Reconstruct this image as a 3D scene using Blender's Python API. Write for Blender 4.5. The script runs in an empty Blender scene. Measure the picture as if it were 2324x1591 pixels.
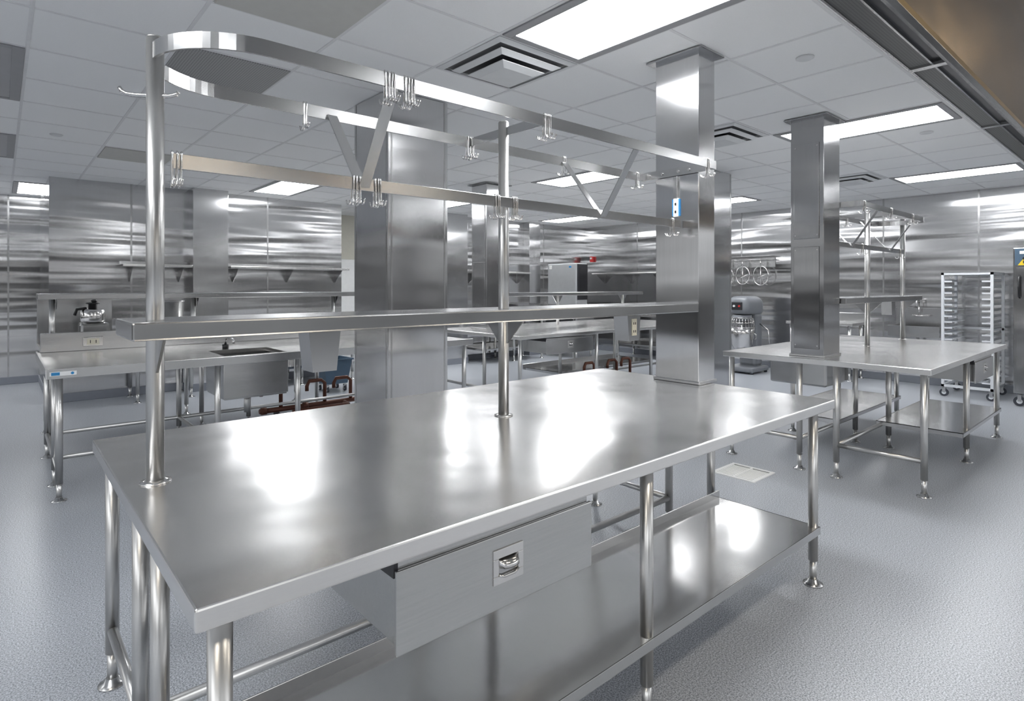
import bpy, bmesh, math, random
from mathutils import Vector, Matrix
random.seed(4)
scn=bpy.context.scene
COL=scn.collection
try:
    scn.view_settings.view_transform='Standard'
except Exception: pass

# ------------------------------------------------------------ materials
def newmat(name):
    m=bpy.data.materials.new(name); m.use_nodes=True
    nt=m.node_tree; p=nt.nodes['Principled BSDF']
    return m,nt,p
def coords(nt,scale=(1,1,1),kind='Object'):
    tc=nt.nodes.new('ShaderNodeTexCoord'); mp=nt.nodes.new('ShaderNodeMapping')
    mp.inputs['Scale'].default_value=scale
    nt.links.new(tc.outputs[kind],mp.inputs['Vector']); return mp.outputs['Vector']
def noise(nt,vec,scale=1,detail=3,rough=.5):
    n=nt.nodes.new('ShaderNodeTexNoise'); n.inputs['Scale'].default_value=scale
    n.inputs['Detail'].default_value=detail; n.inputs['Roughness'].default_value=rough
    nt.links.new(vec,n.inputs['Vector']); return n.outputs['Fac']
def maprange(nt,src,a,b,c=0.2,d=0.8):
    r=nt.nodes.new('ShaderNodeMapRange'); r.inputs['From Min'].default_value=c; r.inputs['From Max'].default_value=d
    r.inputs['To Min'].default_value=a; r.inputs['To Max'].default_value=b
    nt.links.new(src,r.inputs['Value']); return r.outputs['Result']
def steel(name,col=(.6,.6,.605),r0=.18,r1=.32,brush=(3,60,60),wave=None,wstr=.0,aniso=0,arot=0,cv=.05):
    m,nt,p=newmat(name)
    p.inputs['Metallic'].default_value=1
    v=coords(nt,brush); n=noise(nt,v,1,4)
    mx=nt.nodes.new('ShaderNodeMix'); mx.data_type='RGBA'
    mx.inputs['A'].default_value=(*[c*(1-cv) for c in col],1); mx.inputs['B'].default_value=(*[min(1,c*(1+cv)) for c in col],1)
    nt.links.new(n,mx.inputs['Factor']); nt.links.new(mx.outputs['Result'],p.inputs['Base Color'])
    big=noise(nt,coords(nt,(2.2,2.2,2.2)),1,3,.5)
    nt.links.new(maprange(nt,big,r0,r1),p.inputs['Roughness'])
    if wave:
        w=noise(nt,coords(nt,wave),1,2,.4)
        b2=nt.nodes.new('ShaderNodeBump'); b2.inputs['Strength'].default_value=1; b2.inputs['Distance'].default_value=wstr
        nt.links.new(w,b2.inputs['Height']); nt.links.new(b2.outputs['Normal'],p.inputs['Normal'])
    if aniso:
        p.inputs['Anisotropic'].default_value=aniso; p.inputs['Anisotropic Rotation'].default_value=arot
        t=nt.nodes.new('ShaderNodeTangent'); t.direction_type='RADIAL'; t.axis='Z'
        nt.links.new(t.outputs['Tangent'],p.inputs['Tangent'])
    return m
def plain(name,col,rough=.5,metal=0,var=.06,nscale=12):
    m,nt,p=newmat(name)
    n=noise(nt,coords(nt),nscale,3)
    mx=nt.nodes.new('ShaderNodeMix'); mx.data_type='RGBA'
    mx.inputs['A'].default_value=(*[c*(1-var) for c in col],1); mx.inputs['B'].default_value=(*[min(1,c*(1+var)) for c in col],1)
    nt.links.new(n,mx.inputs['Factor']); nt.links.new(mx.outputs['Result'],p.inputs['Base Color'])
    p.inputs['Roughness'].default_value=rough; p.inputs['Metallic'].default_value=metal
    return m
# roughness ranges kept wholly above or wholly below ~0.274 for clean shading
S_TOP=steel('steel_table_top',(.80,.79,.775),.20,.265,(5,200,200),(2.0,2.0,2.0),.012)
S_SHELF=steel('steel_undershelf',(.78,.77,.755),.11,.19,(5,200,200),(1.2,1.2,1.2),.010)
S_TUBE=steel('steel_tube',(.62,.615,.605),.29,.34,(150,150,6))
S_RAIL=steel('steel_rail',(.56,.56,.56),.19,.25,(6,200,200))
S_BOX=steel('steel_sheet',(.52,.52,.52),.19,.26,(4,160,160),(1.2,1.2,2.5),.014,cv=.10)
S_WALL=steel('steel_wall',(.64,.64,.645),.13,.18,(100,100,2),(.22,.22,2.8),.026,.8,0)
S_COL=steel('steel_column',(.64,.64,.645),.14,.19,(100,100,2),(.6,.6,1.8),.012,.75,0)
S_DARK=steel('steel_column_dark',(.43,.43,.435),.15,.20,(100,100,2),(.6,.6,1.8),.012,.75,0)
S_CHR=steel('chrome',(.70,.69,.68),.16,.2,(10,10,10))
S_HOOD=steel('hood_warm_reflection_steel',(.45,.29,.125),.12,.2,(4,60,60),(.4,1.5,1.5),.035)  # plain steel; the reflected warm light is put into the brown base colour
S_PIPE=plain('copper_pipe',(.15,.06,.04),.4,.4)
M_ALU=plain('aluminium',(.80,.82,.85),.4,.2)
M_ICE=plain('grey_steel_paint',(.55,.56,.57),.35,.5)
M_BLACK=plain('black_plastic',(.02,.02,.022),.35)
M_DUCT=plain('duct_dark',(.11,.11,.115),.6)
M_DARKMET=plain('dark_metal',(.05,.05,.055),.4,.6)
M_WHITE=plain('white_plastic',(.90,.90,.89),.4)
M_CREAM=plain('cream_paint',(.62,.60,.52),.5)
M_IVORY=plain('ivory_outlet',(.72,.68,.55),.4)
M_RED=plain('red_plastic',(.55,.02,.02),.35)
M_BLUE=plain('blue_plastic',(.07,.12,.18),.45)
M_LBLUE=plain('blue_tape',(.03,.25,.55),.45)
M_YEL=plain('yellow_sticker',(.85,.62,.03),.4)
M_GREY=plain('grey_enamel',(.21,.22,.24),.35)
M_TBAR=plain('ceiling_bar_paint',(.78,.78,.79),.6)
M_BASE=plain('cove_epoxy',(.24,.255,.29),.45)
M_BEIGE=plain('beige_panel',(.55,.545,.52),.7)
M_RUB=plain('caster_rubber',(.05,.055,.07),.5)
M_GREYF=plain('troffer_frame',(.32,.32,.33),.4)
M_OFFLENS=plain('unlit_lens',(.36,.36,.37),.3)
def ceiling_mat():
    m,nt,p=newmat('ceiling_tile')
    n=noise(nt,coords(nt),90,4,.7)
    cr=nt.nodes.new('ShaderNodeMix'); cr.data_type='RGBA'
    cr.inputs['A'].default_value=(.88,.885,.89,1); cr.inputs['B'].default_value=(.94,.945,.95,1)
    nt.links.new(n,cr.inputs['Factor']); nt.links.new(cr.outputs['Result'],p.inputs['Base Color'])
    p.inputs['Roughness'].default_value=.75; return m
M_CEIL=ceiling_mat()
def floor_mat():
    m,nt,p=newmat('speckled_epoxy_floor')
    n=noise(nt,coords(nt),150,3,.8)
    cr=nt.nodes.new('ShaderNodeValToRGB'); e=cr.color_ramp.elements
    e[0].position=.38; e[0].color=(.16,.172,.20,1); e[1].position=.62; e[1].color=(.66,.69,.735,1)
    nt.links.new(n,cr.inputs['Fac']); nt.links.new(cr.outputs['Color'],p.inputs['Base Color'])
    p.inputs['Roughness'].default_value=.32
    return m
M_FLOOR=floor_mat()
def grid_mat(name,light,dark,size,mort,metal=.0):
    m,nt,p=newmat(name)
    br=nt.nodes.new('ShaderNodeTexBrick'); br.offset=0; br.squash=1
    br.inputs['Scale'].default_value=1; br.inputs['Brick Width'].default_value=size; br.inputs['Row Height'].default_value=size
    br.inputs['Mortar Size'].default_value=mort
    br.inputs['Color1'].default_value=(*dark,1); br.inputs['Color2'].default_value=(*dark,1); br.inputs['Mortar'].default_value=(*light,1)
    nt.links.new(coords(nt),br.inputs['Vector']); nt.links.new(br.outputs['Color'],p.inputs['Base Color'])
    p.inputs['Roughness'].default_value=.5; p.inputs['Metallic'].default_value=metal; return m
M_GRILLE=grid_mat('egg_crate_grille',(.38,.38,.38),(.20,.20,.20),.016,.003)
M_PERF=grid_mat('perforated_steel',(.13,.13,.13),(.06,.06,.06),.010,.003,.3)
def emit(name,col,s,stripes=False):
    m,nt,p=newmat(name)
    p.inputs['Base Color'].default_value=(.9,.9,.9,1)
    p.inputs['Emission Color'].default_value=(*col,1); p.inputs['Emission Strength'].default_value=s
    if stripes:
        w=nt.nodes.new('ShaderNodeTexWave'); w.wave_type='BANDS'; w.bands_direction='X'
        w.inputs['Scale'].default_value=1.75; nt.links.new(coords(nt),w.inputs['Vector'])
        nt.links.new(maprange(nt,w.outputs['Fac'],s*.55,s*1.2,0,1),p.inputs['Emission Strength'])
    return m
E_PANEL=emit('troffer_lens',(.97,.985,1.0),25,True)
E_WARM=emit('warm_fill',(1,.9,.75),16)  # glow for the added fill slabs inside the hood

# ------------------------------------------------------------ builder
class B:
    def __init__(s): s.bm=bmesh.new(); s.mats=[]
    def mi(s,m):
        if m not in s.mats: s.mats.append(m)
        return s.mats.index(m)
    def box(s,x0,x1,y0,y1,z0,z1,m,bev=0):
        M=Matrix.Translation(((x0+x1)/2,(y0+y1)/2,(z0+z1)/2))@Matrix.Diagonal((x1-x0,y1-y0,z1-z0,1))
        vs=bmesh.ops.create_cube(s.bm,size=1,matrix=M)['verts']
        fs={f for v in vs for f in v.link_faces}; i=s.mi(m)
        for f in fs: f.material_index=i
        if bev:
            es=list({e for v in vs for e in v.link_edges})
            bmesh.ops.bevel(s.bm,geom=es,offset=bev,segments=2,affect='EDGES',profile=.5)
        return s
    def rings(s,rs,m,closed=False,caps=True,smooth=True):
        i=s.mi(m); V=[[s.bm.verts.new(p) for p in r] for r in rs]; n=len(rs[0])
        k=len(V); rng=range(k if closed else k-1)
        for a in rng:
            b=(a+1)%k
            for j in range(n):
                try:
                    f=s.bm.faces.new((V[a][j],V[a][(j+1)%n],V[b][(j+1)%n],V[b][j])); f.material_index=i; f.smooth=smooth
                except ValueError: pass
        if caps and not closed:
            for r in (V[0],V[-1]):
                f=s.bm.faces.new(r); f.material_index=i
        return s
    def cyl(s,p0,p1,r,m,r1=None,seg=20):
        p0=Vector(p0);p1=Vector(p1); r1=r if r1 is None else r1
        d=(p1-p0).normalized(); a=d.orthogonal().normalized(); b=d.cross(a)
        R=[[q+(a*math.cos(t)+b*math.sin(t))*rr for t in [2*math.pi*k/seg for k in range(seg)]] for q,rr in ((p0,r),(p1,r1))]
        return s.rings(R,m)
    def tube(s,path,r,m,seg=8,closed=False):
        P=[Vector(p) for p in path]; n=len(P); R=[]; a=None
        for i in range(n):
            if closed: t=(P[(i+1)%n]-P[i-1]).normalized()
            else: t=(P[min(i+1,n-1)]-P[max(i-1,0)]).normalized()
            a=t.orthogonal().normalized() if a is None else (a-t*a.dot(t)).normalized()
            b=t.cross(a)
            R.append([P[i]+(a*math.cos(u)+b*math.sin(u))*r for u in [2*math.pi*k/seg for k in range(seg)]])
        return s.rings(R,m,closed)
    def lathe(s,prof,c,m,seg=28):
        R=[[Vector((c[0]+r*math.cos(u),c[1]+r*math.sin(u),c[2]+z)) for u in [2*math.pi*k/seg for k in range(seg)]] for r,z in prof]
        return s.rings(R,m)
    def strap(s,path,z0,z1,th,m,closed=False):
        P=[Vector((p[0],p[1],0)) for p in path]; n=len(P); R=[]
        for i in range(n):
            if closed: t=(P[(i+1)%n]-P[i-1]).normalized()
            else: t=(P[min(i+1,n-1)]-P[max(i-1,0)]).normalized()
            q=Vector((-t.y,t.x,0))*th/2
            A=P[i]+q;C=P[i]-q
            R.append([(A.x,A.y,z0),(A.x,A.y,z1),(C.x,C.y,z1),(C.x,C.y,z0)])
        return s.rings(R,m,closed,smooth=False)
    def prism(s,pts,ext,m):
        e=Vector(ext); return s.rings([[Vector(p) for p in pts],[Vector(p)+e for p in pts]],m,smooth=False)
    def bar(s,p0,p1,w,side,m,th=.006):
        p0=Vector(p0);p1=Vector(p1);sd=Vector(side).normalized()*w/2
        n=(p1-p0).normalized().cross(sd.normalized())*th/2
        return s.rings([[p+sd+n,p-sd+n,p-sd-n,p+sd-n] for p in (p0,p1)],m,smooth=False)
    def done(s,name,parent=None,label=None,cat=None,kind=None,group=None,origin=None):
        bmesh.ops.recalc_face_normals(s.bm,faces=s.bm.faces)
        vs=s.bm.verts
        if origin is None:
            xs=[v.co.x for v in vs];ys=[v.co.y for v in vs];zs=[v.co.z for v in vs]
            origin=Vector(((min(xs)+max(xs))/2,(min(ys)+max(ys))/2,min(zs)))
        origin=Vector(origin)
        for v in vs: v.co-=origin
        me=bpy.data.meshes.new(name); s.bm.to_mesh(me); s.bm.free()
        for m in s.mats: me.materials.append(m)
        o=bpy.data.objects.new(name,me); COL.objects.link(o); o.location=origin
        tag(o,parent,label,cat,kind,group); return o
def tag(o,parent=None,label=None,cat=None,kind=None,group=None):
    if parent is not None:
        o.parent=parent; o.matrix_parent_inverse=Matrix.Translation(-Vector(parent.location))
    if label: o['label']=label
    if cat: o['category']=cat
    if kind: o['kind']=kind
    if group: o['group']=group
def empty(name,loc,label,cat,group=None):
    e=bpy.data.objects.new(name,None); e.empty_display_size=.1; COL.objects.link(e); e.location=loc
    tag(e,None,label,cat,None,group); return e
def st(b,name): return b.done(name,kind='structure')

CZ=3.10
# ------------------------------------------------------------ room shell
b=B(); b.box(-8,11.5,-8,12.8,-.1,0,M_FLOOR); st(b,'floor')
b=B(); b.box(-4,11.5,-3,12.8,CZ,CZ+.1,M_CEIL); st(b,'ceiling')
b=B()
k=-5
while .13+.7*k<11.4:
    x=.13+.7*k
    if x>-4: b.box(x-.010,x+.010,-3,12.6,CZ-.004,CZ,M_TBAR)
    k+=1
k=-6
while 1.26+.7*k<12.6:
    y=1.26+.7*k
    if y>-3: b.box(-4,11.4,y-.010,y+.010,CZ-.0035,CZ,M_TBAR)
    k+=1
st(b,'trim_1')
def wall(name,x0,x1,y0,y1,seams=(),axis='x',face=0,z1=CZ):
    b=B(); b.box(x0,x1,y0,y1,0,z1,S_WALL)
    for q in seams:
        if axis=='x': b.box(q-.012,q+.012,face-.004,face+.001,.12,z1,S_BOX)
        else: b.box(face-.004,face+.001,q-.012,q+.012,.12,z1,S_BOX)
    return st(b,name)
wall('wall_east',11.4,11.5,-2.1,10.15,[-.5,.8,2.05,3.35,4.6,5.9,7.2,8.5],'y',11.4)
wall('wall_north',.5,4.72,10.15,10.25,[1.45,3.4],'x',10.15)
wall('wall_north.001',6.6,11.5,10.15,10.25,[8.2,9.9],'x',10.15)
wall('wall_northwest',-4,.6,12.6,12.7,[-1.,.1],'x',12.6)
wall('wall_recess',.5,.6,10.25,12.6)
wall('wall_recess.001',4.62,4.72,10.25,11.6)
wall('wall_recess.002',6.6,6.7,10.25,11.6)
b=B(); b.box(4.62,6.7,11.6,11.7,0,CZ,M_CREAM); st(b,'wall_recess.003')
def base(name,x0,x1,y0,y1):
    b=B(); b.box(x0,x1,y0,y1,0,.12,M_BASE,.006); st(b,name)
base('baseboard_east',11.38,11.4,-2,10.15)
base('baseboard_north',.5,4.72,10.13,10.15)
base('baseboard_north.001',6.6,11.38,10.13,10.15)
base('baseboard_northwest',-4,.5,12.58,12.6)
base('baseboard_recess',.48,.5,10.13,12.58)
for i,(x0,x1,y0) in enumerate([(2.2,2.7,9.85),(6.75,7.35,9.8),(9.25,9.6,9.95)]):
    b=B(); b.box(x0,x1,y0,10.15,0,CZ,S_COL,.004); b.box(x0-.01,x1+.01,y0-.012,10.15,0,.12,M_BASE)
    st(b,'trim_%d'%(i+2))
b=B(); b.box(5.28,5.36,11.55,11.6,0,2.25,M_CREAM,.004); b.box(6.3,6.38,11.55,11.6,0,2.25,M_CREAM,.004); b.box(5.36,6.3,11.55,11.6,2.17,2.25,M_CREAM)
b.box(5.36,6.3,11.57,11.6,0,2.17,M_WHITE); b.cyl((6.2,11.5,1.05),(6.2,11.57,1.05),.025,S_CHR); st(b,'door_1')

# ------------------------------------------------------------ ceiling fixtures
def troffer(x,y,on=True,g='ceiling troffer lights'):
    e=empty('troffer_light',(x+.35,y+.7,CZ),'recessed white rectangular troffer light in the tile ceiling' if on else 'unlit grey rectangular troffer in the tile ceiling','ceiling light',g)
    b=B()
    for a in ((x+.012,x+.075,y+.012,y+1.388),(x+.625,x+.688,y+.012,y+1.388),(x+.075,x+.625,y+.012,y+.06),(x+.075,x+.625,y+1.34,y+1.388)):
        b.box(*a,CZ-.012,CZ-.001,M_GREYF,.002)
    b.done('frame',e)
    b=B(); b.box(x+.075,x+.625,y+.06,y+1.34,CZ-.008,CZ-.002,E_PANEL if on else M_OFFLENS); b.done('lens',e)
for x,y in [(2.23,1.26),(5.73,1.26),(9.23,1.26),(5.73,4.76),(9.23,4.76),(2.93,8.26),(5.73,8.26),(9.23,8.26),(.13,10.9),(-1.27,1.26),(-1.97,-1.54)]:  # last two lie out of view, added for more light
    troffer(x,y)
troffer(-.57,4.76,False); troffer(-.57,7.56,False)
def ringq(b,cx,cy,so,si,zo,zi,m):
    o=[(cx-so,cy-so,zo),(cx+so,cy-so,zo),(cx+so,cy+so,zo),(cx-so,cy+so,zo)]
    i=[(cx-si,cy-si,zi),(cx+si,cy-si,zi),(cx+si,cy+si,zi),(cx-si,cy+si,zi)]
    b.rings([[Vector(p) for p in o],[Vector(p) for p in i],[Vector(p)+Vector((0,0,.004)) for p in i],[Vector(p)+Vector((0,0,.004)) for p in o]],m,closed=True,smooth=False)
M_DIFF=plain('diffuser_paint',(.70,.71,.72),.4)
def diffuser(x,y):
    cx,cy=x+.35,y+.35
    e=empty('air_diffuser',(cx,cy,CZ),'square white louvered air supply diffuser in the ceiling','air vent','ceiling diffusers')
    b=B(); b.box(cx-.29,cx+.29,cy-.29,cy+.29,CZ-.006,CZ-.001,M_DUCT); b.done('duct_opening',e)
    b=B(); ringq(b,cx,cy,.338,.30,CZ-.008,CZ-.02,M_DIFF); ringq(b,cx,cy,.262,.222,CZ-.030,CZ-.050,M_DIFF); b.done('louver',e)
    b=B(); b.lathe([(.06,CZ-.03),(.10,CZ-.024),(.10,CZ-.008)],(cx,cy,0),M_DARKMET); b.done('damper_hub',e)
    b=B(); b.rings([[(cx-q,cy-q,z),(cx+q,cy-q,z),(cx+q,cy+q,z),(cx-q,cy+q,z)] for q,z in ((.185,CZ-.060),(.185,CZ-.064),(.13,CZ-.085))],M_DIFF,smooth=False); b.done('center_plate',e)
for x,y in [(2.23,2.66),(5.03,2.66),(8.53,2.66)]: diffuser(x,y)
b=B(); b.box(.84,1.52,4.07,4.75,CZ-.01,CZ,M_GRILLE)
b.done('return_grille',None,'dark egg-crate return air grille in the ceiling','air vent')
for x,y in [(.83,2.66),(.83,7.56)]:
    b=B(); b.box(x+.015,x+.685,y+.015,y+.685,CZ-.012,CZ,M_BEIGE,.004)
    b.done('ceiling_access_panel',None,'plain beige access panel set into the tile ceiling','ceiling panel',group='ceiling access panels')
for px,py in [(1827,130),(128,305),(2103,300),(1090,235)]:
    d=1327*1.5/(650-py); r=(px-1162)/1327*d; x=.6587*d+.7524*r; y=.7524*d-.6587*r
    b=B(); b.lathe([(.055,CZ-.001),(.055,CZ-.008),(.045,CZ-.014)],(x,y,0),M_DIFF)
    b.done('sprinkler_cover',None,'round white sprinkler cover plate on the ceiling','sprinkler',group='sprinkler covers')

# ------------------------------------------------------------ exhaust hood
H=empty('exhaust_hood',(3,-.2,2.5),'long stainless exhaust hood with warm reflection painted on its interior under the ceiling','exhaust hood')
X0,X1=-2.5,9
b=B()
b.prism([(X0,.604,2.52),(X0,.604,3.08),(X0,.590,3.08),(X0,.590,2.53)],(X1-X0,0,0),S_HOOD)
b.done('hood_interior',H,'steel inner front panel with warm reflection painted into its colour')
b=B()
b.box(X0,X1,-1.5,.59,3.06,3.08,S_BOX); b.box(X0,X1,-1.52,-1.5,2.5,3.08,S_BOX)
b.box(X0,X0+.02,-1.5,.59,2.5,3.06,S_BOX); b.box(X1-.02,X1,-1.5,.59,2.5,3.06,S_BOX)
b.done('hood_shell',H)
b=B(); b.prism([(X0,.600,2.52),(X0,.612,2.505),(X0,.634,2.52),(X0,.642,2.60),(X0,.604,2.60)],(X1-X0,0,0),S_RAIL)
b.done('hood_lip',H,'polished steel lower lip')
b=B(); b.box(X0,X1,.642,.69,2.56,2.60,M_DARKMET); b.box(X0,X1,.69,.697,2.545,2.6,S_DARK); b.box(X0,X1,.775,.782,2.545,CZ-.01,S_BOX)
for x in (1.6,3.0,4.4,5.8): b.box(x-.02,x+.02,.60,.78,2.54,2.552,S_RAIL)
b.done('air_channel',H)
b=B(); b.box(X0,X1,.697,.775,2.552,2.56,M_PERF); b.done('perforated_air_panel',H,'dark perforated supply air panel')
for x in (-1,1.6,4.2):  # unseen warm glowing slabs, added as fill and for brown hood reflections
    b=B(); b.box(x-.5,x+.5,-.3,.0,3.03,3.06,E_WARM); b.done('hood_fill_slab',H)

# ------------------------------------------------------------ columns
def column(x0,x1,y0,y1,z0,label,flange=False,panels=False,mat=S_COL,seam=True,split=None):
    e=empty('steel_clad_column',((x0+x1)/2,(y0+y1)/2,z0),label,'column')
    b=B(); b.box(x0,x1,y0,y1,z0+.002,CZ-.007,mat,.004)
    if z0==0: b.box(x0-.012,x1+.012,y0-.012,y1+.012,.0,.12,M_BASE,.004)
    b.done('column_body',e)
    if seam:
        b=B()
        for q in (x0+.03,x1-.03): b.box(q-.006,q+.006,y0-.003,y0+.002,z0+.12,CZ-.01,S_BOX)
        for q in (y0+.03,y1-.03): b.box(x0-.003,x0+.002,q-.006,q+.006,z0+.12,CZ-.01,S_BOX)
        b.done('corner_trim',e)
    if flange:
        b=B(); b.box(x0-.045,x1+.045,y0-.045,y1+.045,CZ-.02,CZ-.007,S_DARK,.003); b.done('ceiling_flange',e)
        b=B(); b.box(x0-.012,x1+.012,y0-.012,y1+.012,z0,z0+.02,S_RAIL,.004); b.done('base_collar',e)
    if panels:
        for za,zb in ((1.05,1.95),(2.02,2.86)):
            b=B(); b.box(x0-.008,x0,y0+.035,y1-.03,za,zb,mat,.003)
            for zz in (za+.03,zb-.03):
                for yy in (y0+.05,y1-.045): b.cyl((x0-.011,yy,zz),(x0-.008,yy,zz),.006,S_CHR,seg=10)
            b.done('access_panel',e)
    return e
column(2.205,2.75,3.94,4.5,0,'wide floor-to-ceiling column clad in brushed stainless steel')
column(6.8,7.34,3.94,4.5,0,'stainless clad column standing beyond the prep island')
column(5.25,5.65,6.55,6.9,.98,'stainless utility column rising from the far work table',panels=True,seam=False,flange=True)
c1=column(3.30,3.49,1.99,2.31,.98,'slim stainless utility column standing on the table end',flange=True,seam=False)
c2=column(5.36,5.72,2.03,2.31,.98,'stainless utility column with screwed access panels on second table',flange=True,panels=True,seam=False,mat=S_DARK)
b=B(); b.box(3.285,3.30,2.135,2.165,2.17,2.31,S_RAIL,.002); b.done('conduit_strip',c1)
b=B(); b.box(3.288,3.30,2.130,2.168,2.05,2.17,M_WHITE,.003); b.box(3.291,3.30,2.122,2.130,2.055,2.165,M_LBLUE); b.box(3.291,3.30,2.168,2.176,2.055,2.165,M_LBLUE)
b.box(3.284,3.288,2.144,2.154,2.075,2.09,M_BLACK); b.box(3.284,3.288,2.144,2.154,2.125,2.14,M_BLACK)
b.done('outlet_cover',c1,'white outlet cover with blue tape edges')

# ------------------------------------------------------------ tables
def leg(parent,x,y,ztop):
    b=B(); b.cyl((x,y,.13),(x,y,ztop),.0245,S_TUBE,seg=24); b.cyl((x,y,.012),(x,y,.13),.018,S_TUBE)
    b.lathe([(.05,0),(.05,.006),(.03,.012),(.022,.03)],(x,y,0),S_RAIL); b.done('leg',parent)
def rail(parent,p0,p1,r=.019,name='cross_rail'):
    b=B(); b.cyl(p0,p1,r,S_TUBE); b.done(name,parent)
def top(parent,x0,x1,y0,y1,z=.98,hole=None,mat=S_TOP,name='tabletop'):
    b=B()
    if hole:
        a0,a1,b0,b1=hole
        for q in ((x0,a0,y0,y1),(a1,x1,y0,y1),(a0,a1,y0,b0),(a0,a1,b1,y1)): b.box(*q,z-.045,z,mat)
        b.box(x0,x1,y0-.002,y0+.012,z-.06,z+.012,S_RAIL,.003); b.box(x0-.002,x0+.012,y0,y1,z-.06,z+.012,S_RAIL,.003)
    else:
        b.box(x0,x1,y0,y1,z-.048,z,mat,.005)
    return b.done(name,parent)
def drawer(parent,x0,x1,yf,depth,z0,z1):
    d=B(); t=.012
    d.box(x0-.01,x1+.01,yf,yf+t,z0-.015,z1,S_BOX,.003)
    D=d.done('drawer',parent)
    b=B(); b.box(x0,x1,yf+t,yf+depth,z0,z1+.02,S_BOX,.002)
    b.box(x0-.012,x0,yf+t,yf+depth,z1-.02,z1+.028,M_DARKMET); b.done('drawer_box',D)
    cx=(x0+x1)/2; cz=(z0+z1)/2+.01
    b=B()
    b.box(cx-.056,cx+.056,yf-.004,yf,cz+.022,cz+.048,S_CHR,.0015); b.box(cx-.056,cx+.056,yf-.004,yf,cz-.050,cz-.026,S_CHR,.0015)
    b.box(cx-.056,cx-.036,yf-.004,yf,cz-.026,cz+.022,S_CHR,.0015); b.box(cx+.036,cx+.056,yf-.004,yf,cz-.026,cz+.022,S_CHR,.0015)
    b.box(cx-.036,cx+.036,yf-.001,yf,cz-.026,cz+.022,S_DARK)
    R=[]
    for i in range(9):
        u=-1+i/4; xx=cx+u*.036; w=.020*math.sqrt(max(0,1-u*u))+.001
        R.append([(xx,yf-.003,cz+.022),(xx,yf-.004-w,cz+.012-.3*w),(xx,yf-.004-w,cz-.004),(xx,yf-.002,cz+.0)])
    b.rings([[Vector(p) for p in r] for r in R],S_CHR)
    b.tube([(cx-.036,yf-.004,cz-.024),(cx-.02,yf-.007,cz-.03),(cx+.02,yf-.007,cz-.03),(cx+.036,yf-.004,cz-.024)],.004,S_CHR)
    b.done('handle',D,'polished recessed pull handle')
def lshelf(parent,x0,x1,y0,y1,z=.31,lip=.045):
    b=B(); b.box(x0,x1,y0,y1,z-.006,z,S_SHELF); b.box(x0,x1,y0,y0+.006,z-.04,z,S_RAIL,.002); b.box(x0,x0+.006,y0,y1,z-.04,z,S_RAIL); b.box(x1-.006,x1,y0,y1,z-.04,z,S_RAIL)
    b.box(x0,x1,y1-.006,y1,z-.03,z+lip,S_RAIL,.002); b.done('lower_shelf',parent)

T=empty('prep_table',(1.85,2.06,0),'large stainless steel prep table with drawer and undershelf','table')
top(T,.28,3.43,1.24,2.89)
for x in (.34,1.80,3.29):
    for y in (1.30,1.90,2.20,2.83):
        if x==1.8 and y in(1.9,): continue
        leg(T,x,y,.933)
lshelf(T,.36,3.31,1.27,1.86)
drawer(T,.74,1.44,1.262,.40,.705,.90)
rail(T,(.34,1.30,.27),(.34,1.90,.27)); rail(T,(.34,2.20,.22),(.34,2.83,.22)); rail(T,(3.29,2.20,.22),(3.29,2.83,.22))
rail(T,(.34,2.20,.22),(3.29,2.20,.22)); rail(T,(.34,2.0,.90),(3.29,2.0,.90),.02,'support_channel')
T2=empty('prep_table',(6.65,2.06,0),'stainless prep table with undershelves and side drawer near the wall','table')
top(T2,5.22,8.12,1.22,2.89)
for x in (5.28,6.62,7.95):
    for y in (1.28,1.90,2.20,2.83): leg(T2,x,y,.933)
lshelf(T2,6.35,8.0,1.25,1.93,.31,.004); lshelf(T2,6.1,8.0,2.17,2.86,.31,.004)
drawer(T2,6.75,7.5,1.235,.4,.72,.90)
b=B(); b.box(6.0,6.6,2.25,2.8,.62,.93,S_BOX,.02); b.done('sink_basin',T2)
rail(T2,(5.28,1.28,.27),(5.28,1.90,.27)); rail(T2,(5.28,2.20,.27),(5.28,2.83,.27)); rail(T2,(5.28,1.9,.27),(6.62,1.9,.27)); rail(T2,(5.28,2.2,.27),(6.62,2.2,.27))

# ------------------------------------------------------------ overshelf + pot rack
def outletbox(parent,x,y,z1,face=True):
    b=B(); z0=z1-.15
    b.rings([[(x-.06,y-.05,z1),(x+.06,y-.05,z1),(x+.06,y+.05,z1),(x-.06,y+.05,z1)],[(x-.045,y-.05,z0),(x+.045,y-.05,z0),(x+.045,y+.05,z0),(x-.045,y+.05,z0)]],S_RAIL,smooth=False)
    o=b.done('outlet_box',parent,'tapered steel outlet housing')
    if not face: return
    b=B(); b.box(x-.022,x+.022,y-.053,y-.05,z0+.03,z1-.025,M_IVORY,.001)
    for zz in (z0+.055,z0+.10):
        b.box(x-.010,x-.006,y-.055,y-.053,zz-.008,zz+.006,M_BLACK); b.box(x+.006,x+.010,y-.055,y-.053,zz-.008,zz+.006,M_BLACK)
    b.done('outlet',o)
ZS0,ZS1=1.44,1.495
ZR0,ZR1=2.315,2.365
ZL0,ZL1=1.975,2.025
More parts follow.
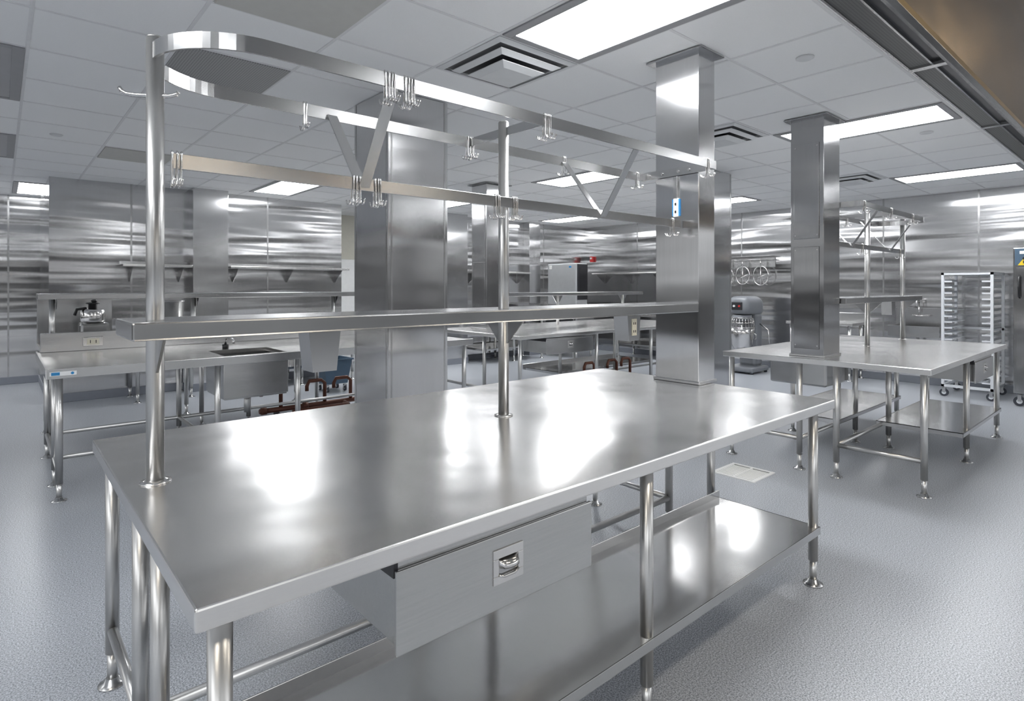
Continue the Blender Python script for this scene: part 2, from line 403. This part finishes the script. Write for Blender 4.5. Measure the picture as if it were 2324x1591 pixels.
def potrack(xc,xe,posts,vs,cross,sx0,sx1,boxes,label,flip):
    e=empty('overshelf_pot_rack',((xc+xe)/2,2.14,.98),label,'pot rack')
    for i,x in enumerate(posts):
        b=B(); b.cyl((x,2.14,.982),(x,2.14,2.385),.0255,S_TUBE,seg=28); b.lathe([(.0255,0),(.022,.006),(.012,.009)],(x,2.14,2.385),S_TUBE)
        b.lathe([(.045,0),(.045,.004),(.027,.008)],(x,2.14,.98),S_CHR); b.done('post',e)
    b=B(); b.box(min(sx0,sx1),max(sx0,sx1),1.98,2.30,ZS0,ZS1,S_RAIL,.006); b.done('shelf',e)
    R=.27; c=xe+R if flip else xe-R; s=-1 if flip else 1
    pth=[(xc,1.87)]+[(xc+(c-xc)*k/6,1.87) for k in range(1,6)]
    for k in range(37):
        a=-math.pi/2+math.pi*k/36; pth.append((c+s*R*math.cos(a),2.14+R*math.sin(a)))
    pth+=[(xc+(c-xc)*k/6,2.41) for k in range(5,0,-1)]+[(xc,2.41)]
    b=B(); b.strap(pth,ZR0,ZR1,.009,S_RAIL); b.done('upper_rail_loop',e)
    dx=.006*s
    b=B(); b.box(min(xc,xc-dx),max(xc,xc-dx),1.865,2.415,ZR0,ZR1,S_RAIL)
    for yy in (1.93,2.05,2.13,2.25,2.35): b.cyl((xc+.008*s,yy,ZR0+.025),(xc-.002,yy,ZR0+.025),.008,S_CHR,seg=10)
    b.done('end_bar',e)
    b=B(); b.box(min(xc,xe-.05*s),max(xc,xe-.05*s),2.108,2.116,ZL0,ZL1,S_RAIL,.002); b.done('lower_rail',e)
    for x in cross:
        b=B(); b.box(x-.004,x+.004,1.875,2.405,ZR0+.005,ZR1-.005,S_RAIL); b.done('cross_bar',e)
    for x in vs:
        for y1 in (1.876,2.404):
            b=B(); b.bar((x,2.112+(.0 if y1<2 else .008),ZL0+.01),(x,y1,ZR0+.02),.045,(1,0,0),S_RAIL,.005); b.done('brace',e)
    for x in posts:
        b=B(); z=ZS0-.001
        b.prism([(x-.004,2.0,z),(x-.004,2.28,z),(x-.004,2.17,z-.11),(x-.004,2.11,z-.11)],(.008,0,0),S_BOX)
        b.done('shelf_bracket',e)
    for k,x in enumerate(boxes): outletbox(e,x,2.10,ZS0,k>0)
    return e
R1=potrack(3.285,.362,[.37,1.82],[1.075,2.52],[1.82],.285,3.285,[.89,2.72],'stainless overshelf with looped overhead pot rack above the near table',True)
R2=potrack(5.74,7.93,[6.78,7.96],[6.25,7.4],[6.78],5.74,8.1,[7.3],'stainless overshelf and looped pot rack above the far table',False)
b=B()
b.tube([(.284,2.216,2.232),(.290,2.211,2.220),(.302,2.200,2.211),(.325,2.180,2.207),(.37,2.14,2.205),(.405,2.109,2.203),(.420,2.096,2.207),(.426,2.091,2.216)],.0065,S_CHR); b.done('side_peg',R1)

def hookmesh():
    b=B()
    half=[(.046,-.086),(.042,-.098),(.032,-.106),(.020,-.106),(.012,-.097),(.0085,-.080),(.0085,-.03),(.0085,-.004),(.006,.003),(0,.006)]
    p=[(0,-y,z) for y,z in half]+[(0,y,z) for y,z in reversed(half[:-1])]
    b.tube(p,.0029,S_CHR,8)
    o=b.done('pot_hook',origin=(0,0,0)); me=o.data; bpy.data.objects.remove(o); return me
HM=hookmesh()
def hooks(x,y,ztop,n,sp=.012,group='pot hooks on the near rack'):
    for i in range(n):
        o=bpy.data.objects.new('pot_hook',HM); COL.objects.link(o)
        o.location=(x+(i-(n-1)/2)*sp+random.uniform(-.002,.002),y,ztop)
        o.rotation_euler=(0,random.uniform(-.04,.04),random.uniform(-.06,.06))
        o['label']='double-ended chrome wire pot hook hanging over a rack rail'; o['category']='hook'; o['group']=group
def xat(px,y):
    t=(px-1162)/1327; return y*(.6587+.7524*t)/(.7524-.6587*t)
for px,y,z,n in [(884,1.87,ZR1,4),(928,1.87,ZR1,4),(1240,1.87,ZR1,4),(1606,1.87,ZR1,2),(692,2.41,ZR1,2),(1068,2.41,ZR1,4),(1280,2.41,ZR1,2),(1446,2.41,ZR1,2),
                 (378,2.112,ZL1,3),(808,2.112,ZL1,3),(856,2.112,ZL1,3),(1128,2.112,ZL1,3),(1168,2.112,ZL1,3),(1526,2.112,ZL1,2)]:
    x=min(xat(px,y),3.26)
    if px==378: x=.425
    hooks(x,y,z,n)
for x,y,z,n in [(5.85,1.87,ZR1,2),(6.6,1.87,ZR1,2),(7.3,1.87,ZR1,2),(6.1,2.41,ZR1,2),(7.0,2.41,ZR1,3),(7.6,2.41,ZR1,2),(6.55,2.112,ZL1,2),(7.75,2.112,ZL1,2)]:
    hooks(x,y,z,n,.014,'pot hooks on the far rack')

# ------------------------------------------------------------ island B (sink table)
TB=empty('sink_table',(2.2,6.2,0),'stainless prep table with sink bowl and raised rear riser','table')
top(TB,.25,4.15,5.43,7.02,hole=(1.5,2.05,5.6,6.15))
for x in (.33,1.42,2.12,4.07):
    for y in (5.50,6.96): leg(TB,x,y,.933)
leg(TB,.33,5.95,.933)
b=B()
b.box(1.49,1.51,5.59,6.16,.60,.95,S_BOX,.004); b.box(2.04,2.06,5.59,6.16,.60,.95,S_BOX,.004); b.box(1.49,2.06,5.58,5.6,.60,.95,S_BOX,.004); b.box(1.49,2.06,6.15,6.17,.60,.95,S_BOX,.004); b.box(1.5,2.05,5.59,6.16,.585,.605,S_BOX,.004)
b.cyl((1.78,5.88,.40),(1.78,5.88,.585),.03,S_TUBE); b.done('sink_basin',TB)
b=B(); b.cyl((1.7,6.3,.98),(1.7,6.3,1.02),.03,M_BLACK); b.tube([(1.7,6.3,1.02),(1.7,6.3,1.06),(1.7,6.25,1.09),(1.7,6.05,1.08),(1.7,6.03,1.05)],.012,S_CHR); b.done('faucet',TB)
b=B(); b.box(.28,4.15,6.98,7.02,.98,1.16,S_BOX,.004); b.done('riser',TB)
rail(TB,(.33,5.5,.22),(.33,6.96,.22)); rail(TB,(.33,6.96,.22),(4.07,6.96,.22)); rail(TB,(.33,5.95,.22),(1.42,5.95,.22)); rail(TB,(1.42,5.5,.22),(1.42,6.96,.22))
b=B(); b.box(.60,.76,6.955,6.98,1.02,1.11,S_CHR,.004); b.box(.63,.73,6.951,6.955,1.035,1.095,M_IVORY,.001)
for x in (.655,.70): b.box(x,x+.006,6.949,6.951,1.05,1.08,M_BLACK)
b.done('outlet',TB,'ivory outlet in a steel box')
b=B(); b.box(.27,.43,5.425,5.43,.942,.972,M_WHITE); b.box(.28,.33,5.423,5.426,.946,.968,M_LBLUE); b.cyl((.405,5.423,.957),(.405,5.426,.957),.010,M_LBLUE); b.done('maker_label',TB,'small white and blue sticker')
OB=empty('table_overshelf',(2.2,7.1,.98),'long stainless overshelf on posts above the sink table','shelf')
b=B(); b.box(.26,4.1,6.94,7.28,1.477,1.53,S_RAIL,.005); b.done('shelf',OB)
for x in (.37,1.58,3.17):
    b=B(); b.cyl((x,7.06,.98),(x,7.06,1.478),.024,S_TUBE); b.done('post',OB)
    b=B(); b.prism([(x+.03,6.97,1.477),(x+.03,7.2,1.477),(x+.03,7.09,1.38),(x+.03,7.06,1.38)],(.006,0,0),S_BOX); b.done('bracket',OB)
TR=empty('prep_table',(1.8,7.8,0),'stainless work table holding a food processor and stockpot','table')
top(TR,.3,3.2,7.36,8.25)
for x in (.38,1.75,3.12):
    for y in (7.44,8.17): leg(TR,x,y,.933)
b=B(); b.box(.3,.98,8.18,8.22,.98,1.47,S_BOX,.004); b.done('splash_panel',TR)
FP=empty('food_processor',(.74,7.6,.98),'vegetable cutter with black handle and steel body','food processor')
b=B(); b.box(.62,.88,7.5,7.72,.98,1.22,S_BOX,.03); b.done('motor_base',FP)
b=B(); b.lathe([(.10,0),(.11,.02),(.11,.12),(.09,.14)],(.74,7.6,1.22),S_CHR); b.done('bowl',FP)
b=B(); b.lathe([(.04,0),(.04,.05),(.06,.055),(.06,.07)],(.74,7.6,1.36),M_BLACK); b.tube([(.68,7.58,1.37),(.60,7.55,1.36),(.58,7.54,1.30)],.015,M_BLACK); b.lathe([(.02,0),(.03,.015),(.02,.03)],(.75,7.6,1.43),M_BLACK); b.done('feed_handle',FP)
b=B(); b.lathe([(.01,0),(.02,.01),(.01,.02)],(.60,7.48,1.1),M_RED); b.done('stop_button',FP)
b=B(); b.lathe([(.13,0),(.13,.44),(.145,.445),(.145,.455),(.125,.455),(.125,.03),(0.01,.03)],(1.47,7.62,.98),S_BOX); b.tube([(1.34,7.6,1.35),(1.30,7.6,1.35),(1.30,7.66,1.35),(1.34,7.66,1.35)],.006,S_CHR)
b.done('stockpot',None,'tall stainless stockpot on the work table','pot')

def simpletable(x0,x1,y0,y1,label,back=None,nx=3,shelf=False):
    e=empty('wall_table',((x0+x1)/2,(y0+y1)/2,0),label,'table')
    top(e,x0,x1,y0,y1)
    for k in range(nx):
        x=x0+.07+(x1-x0-.14)*k/(nx-1)
        for y in (y0+.07,y1-.07): leg(e,x,y,.933)
    if back=='n': b=B(); b.box(x0,x1,y1-.02,y1,.98,1.13,S_BOX,.003); b.done('backsplash',e)
    if back=='e': b=B(); b.box(x1-.02,x1,y0,y1,.98,1.13,S_BOX,.003); b.done('backsplash',e)
    if shelf: lshelf(e,x0+.05,x1-.05,y0+.05,y1-.05)
    return e
simpletable(1.35,2.15,9.35,10.12,'short stainless table against the steel wall','n',2)
simpletable(2.75,4.65,9.35,10.12,'stainless table with backsplash against the steel wall','n',3,True)
simpletable(7.4,9.2,9.35,10.12,'stainless table against the far steel wall','n',3,True)
simpletable(10.65,11.37,7.0,8.6,'stainless table with undershelf beside the ice machine','e',2,True)
simpletable(10.7,11.37,3.6,4.7,'small stainless table against the steel wall','e',2,True)
def wshelf(x0,x1,y0,y1,z,axis):
    e=empty('wall_shelf',((x0+x1)/2,(y0+y1)/2,z),'stainless wall shelf on triangular brackets','shelf','wall shelves')
    b=B(); b.box(x0,x1,y0,y1,z-.035,z,S_TOP,.004)
    if axis=='x':b.box(x0,x1,y1-.01,y1,z,z+.05,S_BOX)
    else:b.box(x1-.01,x1,y0,y1,z,z+.05,S_BOX)
    b.done('shelf',e)
    n=3 if max(x1-x0,y1-y0)>1.5 else 2
    for k in range(n):
        b=B()
        if axis=='x':
            x=x0+.12+(x1-x0-.24)*k/(n-1); b.prism([(x,y0+.04,z-.036),(x,y1,z-.036),(x,y1,z-.25),(x,y1-.03,z-.25)],(.006,0,0),S_DARK)
        else:
            y=y0+.12+(y1-y0-.24)*k/(n-1); b.prism([(x0+.04,y,z-.036),(x1,y,z-.036),(x1,y,z-.25),(x1-.03,y,z-.25)],(0,.006,0),S_DARK)
        b.done('bracket',e)
wshelf(1.3,2.18,9.78,10.144,1.92,'x'); wshelf(2.72,4.7,9.78,10.144,1.92,'x'); wshelf(7.5,9.15,9.78,10.144,1.92,'x'); wshelf(11.03,11.394,7.7,9.6,1.92,'y')

TC=empty('prep_table',(7,6.3,0),'long stainless prep table with drawer in the back of the kitchen','table')
top(TC,4.85,9.0,5.4,7.2)
for x in (4.93,6.4,7.7,8.92):
    for y in (5.48,6.2,7.12): leg(TC,x,y,.933)
drawer(TC,5.35,6.25,5.42,.5,.72,.90)
rail(TC,(4.93,5.48,.22),(4.93,7.12,.22)); rail(TC,(4.93,6.2,.22),(8.92,6.2,.22)); lshelf(TC,6.45,8.9,6.3,7.1,.28)
OC=empty('table_overshelf',(7.3,6.75,.98),'stainless overshelf above the back prep table','shelf')
b=B(); b.box(5.66,9.0,6.58,6.9,1.45,1.505,S_RAIL,.005); b.done('shelf',OC)
for x in (6.9,8.6):
    b=B(); b.cyl((x,6.74,.98),(x,6.74,1.452),.024,S_TUBE); b.done('post',OC)
    b=B(); b.prism([(x-.12,6.74,1.45),(x+.12,6.74,1.45),(x+.03,6.74,1.33),(x-.03,6.74,1.33)],(0,.006,0),S_BOX); b.done('bracket',OC)
def pipes(ox,oy,g):
    b=B()
    b.tube([(ox,oy,.12),(ox+1.3,oy,.12)],.03,S_PIPE,12); b.tube([(ox+.3,oy-.25,.12),(ox+1.0,oy-.25,.12),(ox+1.02,oy-.1,.12)],.026,S_PIPE,12)
    for q in (.25,.8,1.15): b.tube([(ox+q,oy,.12),(ox+q,oy,.38),(ox+q-.05,oy,.42),(ox+q-.2,oy,.42),(ox+q-.23,oy,.36),(ox+q-.23,oy,.3)],.023,S_PIPE,12)
    for q in (.05,.55,1.25): b.cyl((ox+q-.03,oy,.12),(ox+q+.03,oy,.12),.042,S_PIPE)
    for q in (.2,1.1): b.box(ox+q-.02,ox+q+.02,oy-.05,oy+.05,0,.09,M_DARKMET)
    b.done('drain_pipes',None,'reddish-brown copper drain pipes along the floor under tables','pipes',group=g)
pipes(2.3,7.15,'drain pipes'); pipes(6.7,6.0,'drain pipes')

def caster(b,x,y,r=.05,z=0):
    b.cyl((x-.014,y,z+r),(x+.014,y,z+r),r,M_RUB,seg=20); b.cyl((x-.016,y,z+r),(x+.016,y,z+r),r*.5,M_ALU)
    b.box(x-.022,x-.017,y-.02,y+.02,z+r,z+2*r+.02,S_RAIL); b.box(x+.017,x+.022,y-.02,y+.02,z+r,z+2*r+.02,S_RAIL); b.box(x-.022,x+.022,y-.025,y+.025,z+2*r+.012,z+2*r+.025,S_RAIL)
e=empty('rolling_bin',(3.85,8.6,0),'blue plastic tub on a wheeled dolly','bin')
b=B(); b.rings([[(3.85+sx*w,8.6+sy*w,z) for sx,sy in ((-1,-1),(1,-1),(1,1),(-1,1))] for w,z in ((.17,.12),(.22,.48),(.24,.48),(.24,.50),(.21,.50),(.165,.14))],M_BLUE,smooth=False); b.done('tub',e)
for sx in(-1,1):
    for sy in(-1,1):
        b=B(); caster(b,3.85+sx*.14,8.6+sy*.14,.04); b.done('caster',e)

# ------------------------------------------------------------ ice machine
e=empty('ice_machine',(9.85,9.3,0),'silver ice machine with dark vented side on a storage bin','ice machine')
b=B(); b.box(9.65,10.02,8.85,9.75,1.18,2.12,M_ICE,.02); b.done('cabinet',e)
b=B(); b.box(9.68,10.01,8.835,8.85,1.3,2.1,M_DARKMET,.003)
for k in range(16): b.box(9.74,9.97,8.828,8.836,1.4+k*.04,1.412+k*.04,M_BLACK)
b.done('side_vent',e,'dark louvered side panel')
b=B(); b.box(9.6,10.2,8.8,9.8,.15,1.16,S_BOX,.02); b.box(9.57,9.6,8.86,9.74,.75,1.1,M_DARKMET,.01); b.done('storage_bin',e)
b=B(); b.box(9.645,9.65,9.0,9.07,2.02,2.06,M_LBLUE); b.box(9.645,9.65,9.62,9.70,2.0,2.08,M_WHITE); b.done('badge',e,'small blue badge')
for x in(9.66,10.14):
    for y in(8.86,9.74):
        b=B(); b.cyl((x,y,0),(x,y,.15),.02,S_TUBE); b.done('foot',e)
b=B(); b.box(11.33,11.398,9.83,9.93,2.22,2.36,M_RED,.01); b.box(11.315,11.33,9.85,9.91,2.29,2.34,M_WHITE,.004)
b.done('fire_alarm_strobe',None,'red fire alarm strobe mounted on the steel wall','fire alarm')

# ------------------------------------------------------------ mixer
mx,my=10.5,5.35
e=empty('stand_mixer',(mx,my,0),'grey floor-standing planetary mixer with steel bowl and guard','mixer')
b=B(); b.box(mx-.3,mx+.35,my-.28,my+.28,.03,.12,M_GREY,.03)
b.box(mx+.05,mx+.33,my-.17,my+.17,.1,1.1,M_GREY,.06); b.done('body',e)
b=B()
R=[]
for xx,w,za,zb in ((-.33,.12,1.14,1.34),(-.31,.18,1.10,1.39),(-.22,.21,1.07,1.42),(.2,.21,1.05,1.42),(.31,.18,1.05,1.39),(.34,.13,1.08,1.32)):
    zc=(za+zb)/2; hz=(zb-za)/2
    R.append([Vector((mx+xx,my+w*math.copysign(abs(math.cos(t))**.6,math.cos(t)),zc+hz*math.copysign(abs(math.sin(t))**.7,math.sin(t)))) for t in [2*math.pi*(k+.5)/24 for k in range(24)]])
b.rings(R,M_GREY); b.lathe([(.15,0),(.17,.03),(.17,.1)],(mx-.15,my,.97),M_GREY); b.done('head',e)
b=B(); b.lathe([(.05,0),(.13,.02),(.19,.12),(.215,.3),(.225,.42),(.21,.42),(.2,.3),(.05,.05)],(mx-.15,my,.42),S_CHR); b.tube([(mx-.15,my-.22,.75),(mx-.15,my-.27,.72),(mx-.15,my-.27,.65),(mx-.15,my-.21,.62)],.008,S_CHR); b.done('bowl',e)
b=B()
for k in range(24):
    a=2*math.pi*k/24; b.cyl((mx-.15+.225*math.cos(a),my+.225*math.sin(a),.84),(mx-.15+.19*math.cos(a),my+.19*math.sin(a),1.02),.004,S_CHR,seg=6)
for z,r in((.85,.225),(.93,.21),(1.02,.19)): b.tube([(mx-.15+r*math.cos(2*math.pi*k/32),my+r*math.sin(2*math.pi*k/32),z) for k in range(32)],.005,S_CHR,6,True)
b.done('bowl_guard',e)
b=B(); b.cyl((mx-.15,my,.6),(mx-.15,my,1.0),.02,S_CHR); b.done('agitator_shaft',e)
b=B(); b.box(mx-.345,mx-.32,my-.10,my+.10,1.17,1.31,M_DARKMET,.004); b.cyl((mx-.36,my-.05,1.24),(mx-.345,my-.05,1.24),.018,M_RED); b.cyl((mx-.36,my+.05,1.24),(mx-.345,my+.05,1.24),.02,M_WHITE); b.done('control_panel',e)
b=B(); b.tube([(mx+.2,my-.17,.9),(mx+.15,my-.35,.8),(mx+.1,my-.4,.55)],.012,S_CHR); b.done('lift_handle',e)
for sx in(-.25,.3):
    for sy in(-.23,.23):
        b=B(); b.cyl((mx+sx,my+sy,0),(mx+sx,my+sy,.04),.03,M_RUB); b.done('foot',e)
e=empty('utensil_rack',(11.3,5.75,2.0),'steel wall rack for mixer attachments','rack')
WY0,WY1=5.2,6.35
b=B(); b.box(11.385,11.398,WY0,WY1,1.98,2.2,S_RAIL,.003); b.box(11.2,11.39,WY0,WY1,2.19,2.2,S_RAIL); b.tube([(11.39,WY0,2.13),(11.24,WY0,2.13),(11.24,WY1,2.13),(11.39,WY1,2.13)],.008,S_CHR); b.done('rack_body',e)
def whisk(y,flat=False,s=1.0):
    b=B(); z=2.12; x=11.23
    b.cyl((x,y,z-.12),(x,y,z),.016,S_CHR); 
    for k in range(1 if flat else 6):
        a=math.pi*k/6+(math.pi/2 if flat else 0); p=[]
        for i in range(17):
            p.append((x+.15*math.sin(2*math.pi*i/16)*math.cos(a),y+.16*s*math.sin(2*math.pi*i/16)*math.sin(a),z-.12-.2*s*(1-math.cos(2*math.pi*i/16))))
        b.tube(p[:-1],.010 if flat else .0045,S_CHR,6,True)
    if flat:
        b.tube([(x,y,z-.12),(x,y,z-.12-.4*s)],.009,S_CHR); b.tube([(x,y-.11,z-.28),(x,y+.11,z-.38)],.008,S_CHR)
        b.done('mixer_paddle',None,'flat cast mixer beater hanging from the wall rack','mixer attachment')
    else: b.done('mixer_whisk',None,'wire mixer whisk hanging from the wall rack','mixer attachment')
whisk(6.15); whisk(5.79,True,.9); whisk(5.42,True,.95)

# ------------------------------------------------------------ tray rack
x0,x1,y0,y1=10.35,11.15,1.7,2.3
e=empty('sheet_pan_rack',((x0+x1)/2,(y0+y1)/2,0),'tall aluminium sheet pan rack on casters','rack')
b=B()
for x in(x0,x1-.035):
    for y in(y0,y1-.035): b.box(x,x+.035,y,y+.035,.14,1.80,M_ALU,.003)
for z in(.14,1.765):
    b.box(x0,x1,y0,y0+.035,z,z+.035,M_ALU); b.box(x0,x1,y1-.035,y1,z,z+.035,M_ALU); b.box(x0,x0+.035,y0,y1,z,z+.035,M_ALU); b.box(x1-.035,x1,y0,y1,z,z+.035,M_ALU)
b.box(x0,x1,y0,y1,1.795,1.80,M_ALU); b.box(x1-.035,x1,y0,y1,.95,.985,M_ALU)
b.done('frame',e)
for k in range(18):
    z=.24+k*.084
    for ya,yb,yc in ((y0+.036,y0+.13,y0+.036),(y1-.13,y1-.036,y1-.039)):
        b=B(); b.box(x0+.01,x1-.01,ya,yb,z,z+.004,M_ALU); b.box(x0+.01,x1-.01,yc,yc+.003,z,z+.035,M_ALU); b.box(x0+.006,x0+.01,ya,yb,z-.008,z+.014,M_ALU); b.done('pan_slide',e)
for x in(x0+.03,x1-.03):
    for y in(y0+.03,y1-.03):
        b=B(); caster(b,x,y,.055); b.done('caster',e)
e=empty('hand_sink',(11.2,2.8,.9),'small wall-mounted steel hand sink with gooseneck faucet','sink')
b=B()
b.box(10.93,10.95,2.45,3.15,.80,.97,S_BOX,.004); b.box(11.36,11.398,2.45,3.15,.8,1.25,S_BOX,.004); b.box(10.95,11.36,2.45,2.47,.8,.97,S_BOX,.004); b.box(10.95,11.36,3.13,3.15,.8,.97,S_BOX,.004); b.box(10.95,11.36,2.47,3.13,.79,.81,S_BOX); b.done('basin',e)
b=B(); b.tube([(11.36,2.8,1.12),(11.28,2.8,1.12),(11.27,2.8,1.2),(11.27,2.8,1.33)]+[(11.2+.07*math.cos(t),2.8,1.33+.07*math.sin(t)) for t in [math.pi*k/8 for k in range(9)]]+[(11.13,2.8,1.25)],.012,S_CHR)
for y in (2.7,2.9): b.cyl((11.36,y,1.12),(11.28,y,1.12),.018,S_CHR); b.bar((11.27,y-.04,1.12),(11.27,y+.04,1.12),.02,(0,0,1),S_CHR,.01)
b.cyl((11.28,2.7,1.12),(11.28,2.9,1.12),.012,S_CHR); b.done('faucet',e)
b=B(); b.tube([(11.2,2.8,.79),(11.2,2.8,.6),(11.25,2.8,.55),(11.37,2.8,.55)],.02,S_CHR); b.done('drain_pipe',e)
e=empty('holding_cabinet',(10.65,1.0,0),'tall dark steel heated holding cabinet with blue control panel','cabinet')
b=B(); b.box(10.2,11.1,.6,1.47,.17,2.115,S_DARK,.01); b.done('body',e)
b=B(); b.box(10.18,10.2,.63,1.44,.2,1.85,S_DARK,.004); b.done('door',e)
b=B(); b.tube([(10.18,1.40,1.45),(10.13,1.40,1.47),(10.12,1.40,1.6),(10.13,1.40,1.72),(10.18,1.40,1.74)],.014,M_BLACK); b.done('handle',e)
b=B(); b.box(10.175,10.2,.62,1.45,1.88,2.1,M_BLUE,.003); b.box(10.17,10.176,1.1,1.4,2.03,2.07,M_WHITE); b.cyl((10.16,1.35,1.97),(10.176,1.35,1.97),.02,M_BLACK); b.done('control_panel',e,'dark blue control panel')
b=B(); b.prism([(10.175,1.42,1.88),(10.175,1.30,1.88),(10.175,1.36,1.97)],(-.006,0,0),M_YEL); b.box(10.165,10.169,1.355,1.365,1.905,1.94,M_BLACK); b.done('warning_label',e,'yellow warning triangle')
for x in(10.25,11.05):
    for y in(.66,1.41):
        b=B(); caster(b,x,y,.065); b.done('caster',e)
e=empty('floor_drain',(4.8,2.47,0),'white square slotted floor drain grate','drain')
b=B(); q=.19
for a in ((4.8-q,4.8+q,2.47-q,2.47-q+.03),(4.8-q,4.8+q,2.47+q-.03,2.47+q),(4.8-q,4.8-q+.03,2.47-q+.03,2.47+q-.03),(4.8+q-.03,4.8+q,2.47-q+.03,2.47+q-.03)): b.box(*a,0,.008,M_WHITE)
for k in range(9): 
    xx=4.8-.16+.032*k+.014; b.box(xx,xx+.022,2.47-.16,2.47+.16,.002,.007,M_WHITE)
b.box(4.64,4.96,2.46,2.48,.002,.0075,M_WHITE); b.done('grate',e)
b=B(); b.box(4.64,4.96,2.31,2.63,.0,.0015,M_BLACK); b.done('drain_well',e)

# ------------------------------------------------------------ world + camera
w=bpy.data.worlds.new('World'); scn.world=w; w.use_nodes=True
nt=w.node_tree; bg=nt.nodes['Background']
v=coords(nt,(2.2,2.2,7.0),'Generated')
nz=maprange(nt,noise(nt,v,1,2,.4),.15,1.7,.42,.66)  # soft bright patches added around the room for fill and contrasty steel reflections
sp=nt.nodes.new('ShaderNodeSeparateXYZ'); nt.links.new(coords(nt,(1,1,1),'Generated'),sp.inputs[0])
gz=maprange(nt,sp.outputs['Z'],.08,2.0,-.04,.30)  # added brightness rises with height so steel reflects bright above, dark below
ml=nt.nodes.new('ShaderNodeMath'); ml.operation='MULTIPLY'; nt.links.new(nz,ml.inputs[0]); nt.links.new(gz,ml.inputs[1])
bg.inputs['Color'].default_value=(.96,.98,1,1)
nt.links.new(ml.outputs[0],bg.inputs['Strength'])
cam=bpy.data.cameras.new('Camera'); co=bpy.data.objects.new('Camera',cam); COL.objects.link(co); scn.camera=co
co.location=(0,0,1.6); co.rotation_euler=(math.pi/2,0,math.radians(48.8-90))
cam.sensor_width=36; cam.lens=1327/2324*36; cam.shift_y=-145.5/2324; cam.clip_start=.02
